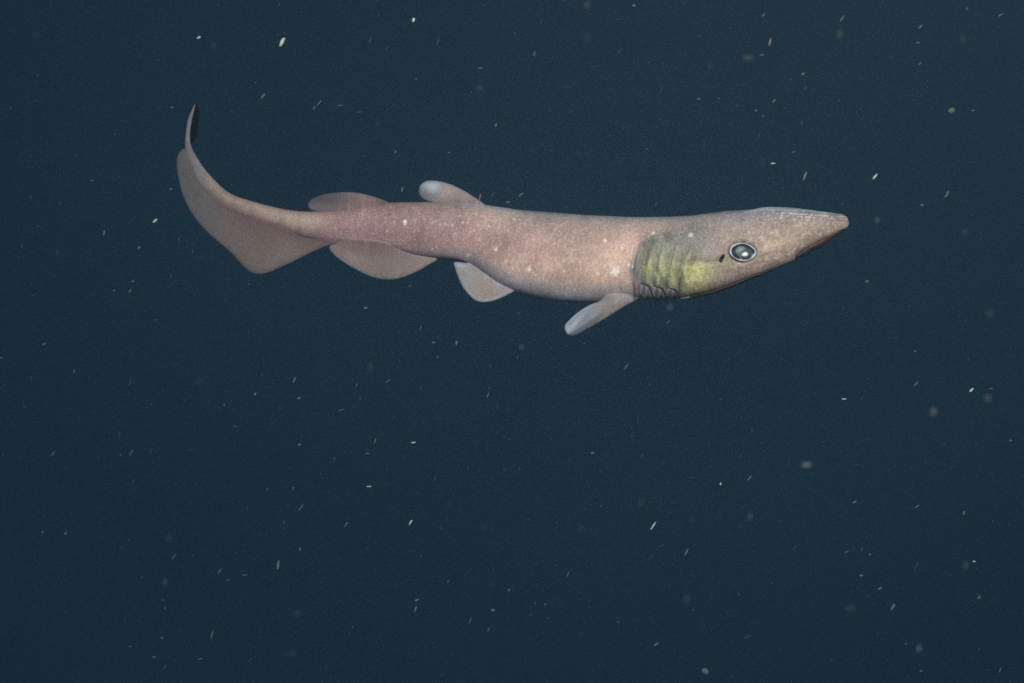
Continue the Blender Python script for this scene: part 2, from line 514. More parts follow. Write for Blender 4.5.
def dist_to(pts, poly):
    d = np.full(len(pts), 1e9)
    for i in range(len(poly)):
        p, q = poly[i], poly[(i + 1) % len(poly)]
        u = q - p
        t = np.clip(((pts - p) @ u) / max(1e-9, u @ u), 0, 1)
        d = np.minimum(d, np.hypot(*(pts - (p + t[:, None] * u)).T))
    return d


def fin(name, poly, depth, colour, thick=1.6, edge=7.0, thin=None, step=1.5, mat=None, parent=None, place=None, fill=None):
    poly = resample(chaikin(poly, 2), step)
    x0, y0 = poly.min(0); x1, y1 = poly.max(0)
    gx, gy = np.meshgrid(np.arange(x0, x1, step), np.arange(y0, y1, step))
    gx = gx + (np.arange(gx.shape[0]) % 2)[:, None] * step / 2
    g = np.stack([gx.ravel(), gy.ravel()], 1)
    g = g[inside(g, poly)]
    g = g[dist_to(g, poly) > step * 0.7]
    pts = np.concatenate([poly, g])
    nb = len(poly)
    res = delaunay_2d_cdt([Vector(p) for p in pts], [], [list(range(nb))], 1, 1e-5)
    P = np.array([tuple(v) for v in res[0]])
    tris = [tuple(f) for f in res[2]]
    dist = dist_to(P, poly)
    th = thick * np.sqrt(np.clip(dist / edge, 0, 1)) + 0.25
    dep = depth(P[:, 0], P[:, 1])
    if fill is not None:
        th = th + 2 * fill(P[:, 0], P[:, 1])
    A = at_np(P[:, 0], P[:, 1], dep - th / 2)
    B = at_np(P[:, 0], P[:, 1], dep + th / 2)
    if place is not None:
        A, B = place(A), place(B)
    N = len(P)
    cnt = {}
    for f in tris:
        for i in range(3):
            k = (f[i], f[(i + 1) % 3])
            cnt[k] = cnt.get(k, 0) + 1
    ar = sum((P[f[1]][0] - P[f[0]][0]) * (P[f[2]][1] - P[f[0]][1]) - (P[f[2]][0] - P[f[0]][0]) * (P[f[1]][1] - P[f[0]][1]) for f in tris)
    front = tris if ar < 0 else [f[::-1] for f in tris]
    fc = list(front) + [tuple(i + N for i in f[::-1]) for f in front]
    ed = set((f[i], f[(i + 1) % 3]) for f in front for i in range(3))
    for (i, j) in ed:
        if (j, i) not in ed:
            fc.append((j, i, i + N, j + N))
    col = colour(P[:, 0], P[:, 1], dist)
    tn = thin(P[:, 0], P[:, 1], dist) if thin is not None else np.zeros(N)
    return make_obj(name, np.concatenate([A, B]), fc, mat or M_FIN, parent or shark, np.concatenate([col, col]), np.concatenate([tn, tn]))


def fincol(base, rim, rw=6.0, seed=50):
    def f(px, py, d):
        k = smooth(rw, 0.5, d)[:, None]
        c = lin(base)[None] * (1 - k) + lin(rim)[None] * k
        return c * (1 + 0.16 * (vnoise(px, py, 16, seed) - 0.5) + 0.14 * (vnoise(px, py, 2.0, seed + 1) - 0.5))[:, None]
    return f


def fillet(px, s, on, h0=0.36, dec=4.5):
    """half thickness added where a fin grows out of the body: s = px inside the outline (negative outside)"""
    w = wid_s(np.clip(px, 300, 849))
    h = h0 * w
    return on * np.where(s < 0, h * np.exp(np.minimum(s, 0) / dec), np.minimum(h + 0.9 * s, 0.72 * w) * smooth(10, 7, s))


def rooted(c, px, py, s, on, reach=7.0):
    """the skin's own pigment runs on over the root of a fin"""
    xx = np.clip(px, 301, 848)
    inner = pigment(xx, np.clip(py, top_s(xx) + 2.5, bot_s(xx) - 2.5))
    k = (on * np.exp(-np.maximum(-s, 0) / reach))[:, None]
    return c * (1 - k) + inner * k


# first dorsal
D1 = [(492, 214), (484, 203.2), (475, 197.5), (466, 191.8), (458, 187.4), (450, 184), (441, 181.4), (431.6, 180.2), (425, 181),
      (420, 185), (418.3, 191), (420, 196.5), (425, 200.3), (431, 201.8), (437, 203.4), (445, 212), (470, 220)]


def d1col(px, py, d):
    c = fincol((160, 144, 138), (158, 154, 156), 5, 51)(px, py, d)
    k = smooth(452, 426, px)[:, None] * 0.75
    c = c * (1 - k) + lin((140, 146, 156)) * k
    k = blob(px, py, 432, 188, 7, 5.5)[:, None] * 0.85  # highlight on the fin tip painted as a bluish-white patch
    c = c * (1 - k) + lin((196, 210, 226)) * k
    return rooted(c, px, py, py - top_s(px), smooth(436, 456, px), 9)


fin('dorsal_fin', D1, lambda x, y: dep_s(x) - 9 * smooth(455, 420, x) * smooth(202, 184, y) + 0.012 * (y - 188) ** 2 * smooth(450, 425, x), d1col, 2.6, 8,
    lambda x, y, d: 0.18 * smooth(4, 0, d) * (y < top_s(x) - 3), fill=lambda x, y: fillet(x, y - top_s(x), smooth(430, 452, x)))
# second dorsal
D2 = [(400, 212), (388, 201.6), (375, 196.8), (362, 193.4), (352, 192.2), (343, 191.9), (331, 192.9), (321, 194.8), (313, 197.8),
      (308.6, 201.8), (307.6, 206), (310, 210), (318, 211.6), (327, 212.6), (338, 220), (370, 222)]


def d2col(px, py, d):
    c = fincol((142, 122, 120), (136, 130, 134), 4, 52)(px, py, d)
    k = smooth(368, 330, px)[:, None] * 0.7
    c = c * (1 - k) + lin((104, 100, 110)) * k
    return rooted(c, px, py, py - top_s(np.maximum(px, 300)), smooth(328, 352, px), 9)


fin('dorsal_fin', D2, lambda x, y: dep_s(x) + 4 * smooth(206, 192, y), d2col, 2.2, 8,
    lambda x, y, d: 0.42 * smooth(365, 325, x) * smooth(208, 200, y) + 0.12 * smooth(3, 0, d) * (y < top_s(x) - 2), fill=lambda x, y: fillet(x, y - top_s(x), smooth(322, 350, x)))
# anal
AN = [(327.8, 246.2), (330.5, 251), (336, 257), (348, 265.2), (358, 270.6), (367, 275), (374, 277.6), (381, 279.2), (392, 279.7), (401, 278),
      (409, 275), (420.6, 269.8), (428, 265), (436, 260.8), (438, 258.2), (428, 254), (411, 248), (392, 240), (370, 236), (345, 238)]


def ancol(px, py, d):
    c = fincol((142, 126, 121), (144, 138, 140), 3.5, 53)(px, py, d)
    k = blob(px, py, 345, 254, 22, 8, 0.5)[:, None] * 0.35
    c = c * (1 - k) + lin((168, 152, 138)) * k
    k = blob(px, py, 420, 263, 8, 4)[:, None] * 0.5
    c = c * (1 - k) + lin((160, 140, 136)) * k
    return rooted(c, px, py, bot_s(px) - py, smooth(333, 350, px) * smooth(440, 400, px), 7)


fin('anal_fin', AN, lambda x, y: dep_s(x) - 3 - 3 * smooth(250, 278, y), ancol, 2.4, 9, lambda x, y, d: (0.13 + 0.14 * smooth(4, 0, d)) * smooth(-1, 6, y - bot_s(x)),
    fill=lambda x, y: fillet(x, bot_s(x) - y, smooth(331, 350, x) * smooth(440, 362, x), 0.42, 8.0))
# pelvic pair: near one as seen, far one mirrored through the body
PV = [(513.5, 291.5), (508, 294.5), (500, 298.4), (492, 301.2), (484, 302.4), (478.5, 301.6), (474, 299.6), (468, 294), (463, 287.8), (459.5, 280.5),
      (456.6, 273), (454.3, 266), (453.4, 261.8), (460, 262.0), (467, 263.4), (474, 259), (486, 258), (504, 266), (520, 280), (520, 288)]


def pvcol(px, py, d):
    c = fincol((154, 138, 129), (172, 176, 184), 4.5, 54)(px, py, d)
    k = smooth(492, 462, px + 0.3 * (py - 280))[:, None] * 0.6
    c = c * (1 - k) + lin((142, 146, 154)) * k
    k = blob(px, py, 461, 265, 8, 2.5, 0.1)[:, None] * 0.6
    c = c * (1 - k) + lin((196, 200, 208)) * k
    return rooted(c, px, py, bot_s(px) - py, smooth(468, 480, px), 5)




def pvd(x, y):
    s_ = bot_s(x) - y
    out = dep_s(x) - 10 - 0.12 * (y - 262) - 3 * smooth(480, 455, x)
    k = smooth(-3, 12, s_)
    return out * (1 - k) + (surface_depth(x, y) + 3.0) * k



fin('pelvic_fin', PV, pvd, pvcol, 2.6, 8, lambda x, y, d: 0.15 * smooth(4, 0, d) * (y > bot_s(x) + 1))
far_side = lambda V: np.stack([V[:, 0], 2 * (D0 + 8 * PX) - V[:, 1], V[:, 2] + 0.012], -1)
PVF = [(x, y - 14 - 0.30 * max(0, y - 270)) for (x, y) in PV]
fin('pelvic_fin', PVF, lambda x, y: dep_s(x) - 14 - 0.8 * (y - 250), pvcol, 2.6, 8, None, 2.5, None, None, far_side)
# pectoral pair
PC = [(640, 298), (632, 302.4), (624, 306.4), (614.6, 312.6), (605.6, 318.2), (595, 324.6), (584.5, 330.4), (578, 334.2), (572.8, 336.2), (568, 335),
      (564.9, 330), (564.6, 326.5), (566, 323.4), (569, 320.4), (574, 315.6), (579, 311.4), (586.6, 306.6), (593, 303.4), (600, 301.4),
      (606, 294), (613, 284), (624, 277), (638, 279), (645, 290)]


def pccol(px, py, d):
    c = fincol((172, 152, 140), (158, 156, 160), 3, 55)(px, py, d)
    k = smooth(612, 588, px)[:, None] * 0.85
    c = c * (1 - k) + lin((150, 158, 172)) * k
    k = blob(px, py, 585, 319, 14, 2.2, -0.62)[:, None] * 0.6
    c = c * (1 - k) + lin((106, 110, 122)) * k
    k = blob(px, py, 576, 322, 12, 2.0, -0.85)[:, None] * 0.55
    c = c * (1 - k) + lin((192, 202, 216)) * k
    return rooted(c, px, py, bot_s(px) - py, smooth(600, 610, px), 6)




def pcd(x, y):
    s_ = bot_s(x) - y
    out = dep_s(x) - 20 - 0.75 * (634 - x) + 0.25 * (y - 300) - 4 * np.exp(-(((y - 320) + 0.62 * (x - 590)) / 5) ** 2) * smooth(606, 594, x)
    k = smooth(-1, 13, s_)
    return out * (1 - k) + (surface_depth(x, y) + 3.5) * k



fin('pectoral_fin', PC, pcd, pccol, 3.2, 7, None)
PCF = [(x, 300 - 0.45 * (y - 300) - 10) for (x, y) in PC]
fin('pectoral_fin', PCF, lambda x, y: dep_s(x) - 30 - 0.9 * (632 - x), pccol, 3.2, 7, None, 2.5, None, None, lambda V: np.stack([V[:, 0], 2 * (D0 + 2 * PX) - V[:, 1], V[:, 2]], -1))
# caudal: broad lower lobe and the small terminal lobe, its shade painted near black
CF = [(349, 241.5), (338, 243.6), (328.6, 245.4), (320, 248.2), (308, 254), (296, 260.2), (283, 266.4), (271, 271.6), (264, 273.8), (257, 274.2), (250, 272.2),
      (243.7, 267), (235, 257), (226, 248.2), (217, 241), (208.6, 233.6), (199, 223.6), (191, 212.6), (184.6, 200), (180.6, 188.6), (177.6, 176),
      (176.3, 165), (177, 156), (179, 151.8), (184, 148.6), (188, 147.5), (193, 158), (203, 176), (224, 198), (250, 209), (280, 219), (310, 225), (334, 230), (350, 234)]
tail_rows = catmull(TAIL, 18)


def tail_depth(px, py):
    cx, cy = (tail_rows[:, 0] + tail_rows[:, 2]) / 2, (tail_rows[:, 1] + tail_rows[:, 3]) / 2
    d2 = (px[:, None] - cx) ** 2 + (py[:, None] - cy) ** 2
    w = 1 / (d2 + 30) ** 2
    return (w * tail_rows[:, 5]).sum(1) / w.sum(1)


def stalk_gap(px, py):
    """distance in px from the lower edge of the tail stalk, negative on the stalk"""
    ex = np.concatenate([np.arange(345, 301, -3.0), tail_rows[:, 2]])
    ey = np.concatenate([bot_s(np.arange(345, 301, -3.0)), tail_rows[:, 3]])
    mx_ = np.concatenate([np.arange(345, 301, -3.0), (tail_rows[:, 0] + tail_rows[:, 2]) / 2])
    my_ = np.concatenate([bot_s(np.arange(345, 301, -3.0)) - 13, (tail_rows[:, 1] + tail_rows[:, 3]) / 2])
    de = np.hypot(px[:, None] - ex, py[:, None] - ey)
    i_ = de.argmin(1)
    nx, ny = ex[i_] - mx_[i_], ey[i_] - my_[i_]
    ln = np.hypot(nx, ny) + 1e-6
    sgn = ((px - ex[i_]) * nx + (py - ey[i_]) * ny) / ln
    return np.where(sgn >= 0, de.min(1), -de.min(1))


def cfcol(px, py, d):
    c = fincol((146, 130, 126), (128, 122, 124), 6, 56)(px, py, d)
    k = smooth(235, 190, px)[:, None] * 0.6
    c = c * (1 - k) + lin((132, 134, 142)) * k
    s_ = stalk_gap(px, py)
    k = (np.exp(-np.maximum(s_, 0) / 7.0) * smooth(196, 235, px) * 0.9)[:, None]
    c = c * (1 - k) + lin((146, 120, 118)) * k
    return c


def tail_fill(x, y):
    s_ = -stalk_gap(x, y)
    w_ = np.interp(x, [185, 200, 229, 252, 282, 330], [1.5, 3.2, 5, 6.5, 8.5, 11])
    return np.where(s_ < 0, 0.50 * w_ * np.exp(np.minimum(s_, 0) / 6.0), np.minimum(0.50 * w_ + 0.6 * s_, 0.80 * w_)) * smooth(349, 334, x)


fin('caudal_fin', CF, lambda x, y: tail_depth(x, y) + (dep_s(np.maximum(x, 300)) - tail_depth(x, y)) * smooth(290, 330, x), cfcol, 2.0, 12,
    lambda x, y, d: (0.14 + 0.12 * smooth(5, 0, d)) * smooth(0, 8, stalk_gap(x, y)),
    fill=tail_fill)
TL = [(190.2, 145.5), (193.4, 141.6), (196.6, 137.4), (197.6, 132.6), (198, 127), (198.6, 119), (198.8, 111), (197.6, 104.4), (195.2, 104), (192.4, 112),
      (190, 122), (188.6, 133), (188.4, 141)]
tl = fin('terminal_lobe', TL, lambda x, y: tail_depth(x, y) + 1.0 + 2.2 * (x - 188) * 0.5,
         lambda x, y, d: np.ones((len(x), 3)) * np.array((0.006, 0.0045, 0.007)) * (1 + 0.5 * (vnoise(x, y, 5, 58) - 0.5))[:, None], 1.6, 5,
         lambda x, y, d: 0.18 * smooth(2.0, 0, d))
tl['label'] = 'terminal lobe at the tip of the tail, its shade painted blackish'


# ---- mouth: brown underside of the snout and lower lip, showing below the cheek
def lip(name, pts, rad, mat, depth_off, flat=0.55):
    pts = np.array(pts, float)
    seg = np.concatenate([[0], np.cumsum(np.hypot(*np.diff(pts, axis=0).T))])
    s = np.linspace(0, seg[-1], max(8, int(seg[-1] / 1.5)))
    X, Y = np.interp(s, seg, pts[:, 0]), np.interp(s, seg, pts[:, 1])
    R = np.interp(s, seg, rad)
    Wd = wid_s(X) * flat
    NVs = 20
    th = np.linspace(0, 2 * math.pi, NVs, endpoint=False)
    rr = R * (1 + 0.35 * (vnoise(X, X * 0, 5, 61) - 0.5))
    PY = Y[:, None] + rr[:, None] * np.sin(th)[None]
    DD = (dep_s(X) + depth_off)[:, None] - (Wd[:, None] + rr[:, None]) * np.cos(th)[None]
    V = at_np(np.repeat(X[:, None], NVs, 1), PY, DD).reshape(-1, 3)
    F = []
    for i in range(len(s) - 1):
        for j in range(NVs):
            k = (j + 1) % NVs
            F.append((i * NVs + j, (i + 1) * NVs + j, (i + 1) * NVs + k, i * NVs + k))
    F.append(tuple(range(NVs)))
    F.append(tuple((len(s) - 1) * NVs + j for j in range(NVs - 1, -1, -1)))
    return make_obj(name, V, F, mat, shark)


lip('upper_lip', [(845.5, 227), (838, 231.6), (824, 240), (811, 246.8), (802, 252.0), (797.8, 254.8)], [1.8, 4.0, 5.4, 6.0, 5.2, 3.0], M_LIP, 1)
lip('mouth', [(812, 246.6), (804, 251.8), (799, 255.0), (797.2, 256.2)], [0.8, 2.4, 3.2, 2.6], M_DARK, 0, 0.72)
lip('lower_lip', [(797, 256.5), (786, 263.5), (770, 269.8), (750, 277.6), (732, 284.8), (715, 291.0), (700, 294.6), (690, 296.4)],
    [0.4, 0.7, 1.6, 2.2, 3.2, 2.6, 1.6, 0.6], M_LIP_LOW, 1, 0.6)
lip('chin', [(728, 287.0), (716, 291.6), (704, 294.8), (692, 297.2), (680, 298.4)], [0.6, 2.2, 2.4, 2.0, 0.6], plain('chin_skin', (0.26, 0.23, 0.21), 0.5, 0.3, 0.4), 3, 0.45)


# ---- pieces draped on the flank
def draped(name, poly, lift, mat, thick=0.9, edge=2.0, step=0.7, parent=None, tint=None):
    return fin(name, poly, lambda x, y: surface_depth(x, y) - lift(x, y), lambda x, y, d: tint(x, y) if tint else np.full((len(x), 3), 0.1), thick, edge, None, step, mat, parent)


HOOK = [(640.6, 283.6), (644, 283.4), (648.6, 284.2), (651.2, 287.6), (652.5, 292.5), (653.0, 297.5), (651.4, 294), (649.6, 289), (646.4, 286.2), (642.5, 284.8)]
FLAP = [(637.6, 284.4), (641.5, 284.4), (646.2, 285.8), (649.4, 288.8), (651.2, 293.8), (652.0, 299), (642.0, 299.8), (639.8, 295), (638.4, 289)]
M_FLAP = skin_material('gill_flap_skin', True)
for dx, dy, ks in ((0, 0, 1.0), (13.5, 2.6, 1.0), (27.2, 4.2, 0.95)):
    place_ = lambda P: [(644 + (x - 644) * ks + dx, min(286 + (y - 286) * ks + dy, float(bot_s(644 + (x - 644) * ks + dx)) - 1.2)) for x, y in P]
    draped('gill_slit', place_(HOOK), lambda x, y: 0.4 + 0 * x, M_DARK, 0.4, 1.2)
    draped('gill_flap', place_(FLAP), lambda x, y, c=644 + dx: 0.1 + 1.3 * smooth(-7, 7, x - c) + 0.5 * np.sin((x - c) * 1.3), M_FLAP, 1.0, 2.5, 0.7, None,
           lambda x, y, c=644 + dx: (lin((150, 140, 146)) * (0.9 + 0.3 * np.sin((x - c) * 1.1 + 0.3 * y))[:, None]))

SP = [(719.0, 261.6), (719.2, 258.8), (720.4, 257.0), (721.2, 255.4), (723.4, 253.8), (725.2, 254.8), (724.8, 257.4), (723.4, 259), (722.8, 261.4), (720.8, 263)]
draped('spiracle', SP, lambda x, y: 0.3 + 0 * x, plain('spiracle_dark', (0.035, 0.012, 0.012), 0.6, 0.2), 0.4, 1.0, 0.5)

# ---- eye
EX, EY = 742.5, 251.9
eye_d = float(surface_depth(np.array(EX), np.array(EY)) + relief(np.array(EX), np.array(EY)))


def ellipsoid(name, cx, cy, d, rx, ry, rd, mat, parent, seg=40, ring=24):
    V, F = [], []
    for i in range(ring + 1):
        ph = math.pi * i / ring
        for j in range(seg):
            t = 2 * math.pi * j / seg
            V.append(at(cx + rx * math.sin(ph) * math.cos(t), cy + ry * math.sin(ph) * math.sin(t), d - rd * math.cos(ph)))
    for i in range(ring):
        for j in range(seg):
            k = (j + 1) % seg
            F.append((i * seg + j, i * seg + k, (i + 1) * seg + k, (i + 1) * seg + j))
    return make_obj(name, V, F, mat, parent)


def ring_mesh(name, cx, cy, rx, ry, wr, hd, lift, mat, parent, follow=True, base=None, seg=64, cs=12):
    V, F = [], []
    ct, st = math.cos(0.12), math.sin(0.12)
    for i in range(seg):
        t = 2 * math.pi * i / seg
        for j in range(cs):
            q = 2 * math.pi * j / cs
            wq = wr * (0.85 + 0.3 * math.sin(2 * t + 0.9) + 0.15 * math.sin(5 * t)) * math.cos(q)
            pt = 1.0 + 0.10 * max(0.0, math.cos(t + 0.3)) ** 8       # the lids meet in a point in front
            u, v = (rx + wq) * math.cos(t) * pt, (ry + wq) * math.sin(t)
            x, y = cx + u * ct - v * st, cy + u * st + v * ct
            d = base - lift - hd * math.sin(q)
            V.append(at(x, y, d))
    for i in range(seg):
        for j in range(cs):
            a_, b__ = (i + 1) % seg, (j + 1) % cs
            F.append((i * cs + j, i * cs + b__, a_ * cs + b__, a_ * cs + j))
    return make_obj(name, V, F, mat, parent)


M_LID = plain('eyelid_silver', (0.46, 0.49, 0.56), 0.4, 0.4, 0.6, 220)
M_SCLERA = plain('eye_dark', (0.020, 0.028, 0.034), 0.35, 0.4, 0.4, 300)
M_PUPIL = plain('pupil_glow', (0.15, 0.21, 0.19), 0.4, 0.3, 0.35, 240)  # eyeshine painted as a flat grey-green pupil colour
m, n, l, b = nodes('cornea')
n.remove(b)
gl_ = n.new('ShaderNodeBsdfGlossy'); gl_.inputs['Color'].default_value = (0.92, 1.0, 0.84, 1); gl_.inputs['Roughness'].default_value = 0.36
tr_ = n.new('ShaderNodeBsdfTransparent')
mx_ = n.new('ShaderNodeMixShader'); mx_.inputs[0].default_value = 0.55
l.new(tr_.outputs[0], mx_.inputs[1]); l.new(gl_.outputs[0], mx_.inputs[2]); l.new(mx_.outputs[0], n['Material Output'].inputs['Surface'])
M_CORNEA = m

eye = ellipsoid('eye', EX, EY, eye_d + 5.5, 13.0, 9.4, 6.5, M_SCLERA, shark)
ring_mesh('eyelid', EX, EY, 12.1, 8.4, 1.2, 1.7, 0.5, M_LID, eye, base=eye_d)
ellipsoid('pupil', 741.2, 251.2, eye_d - 0.4, 5.7, 5.3, 1.6, M_PUPIL, eye)
ellipsoid('cornea', 745.7, 254.8, eye_d + 1.8, 7.8, 7.0, 6.0, M_CORNEA, eye)

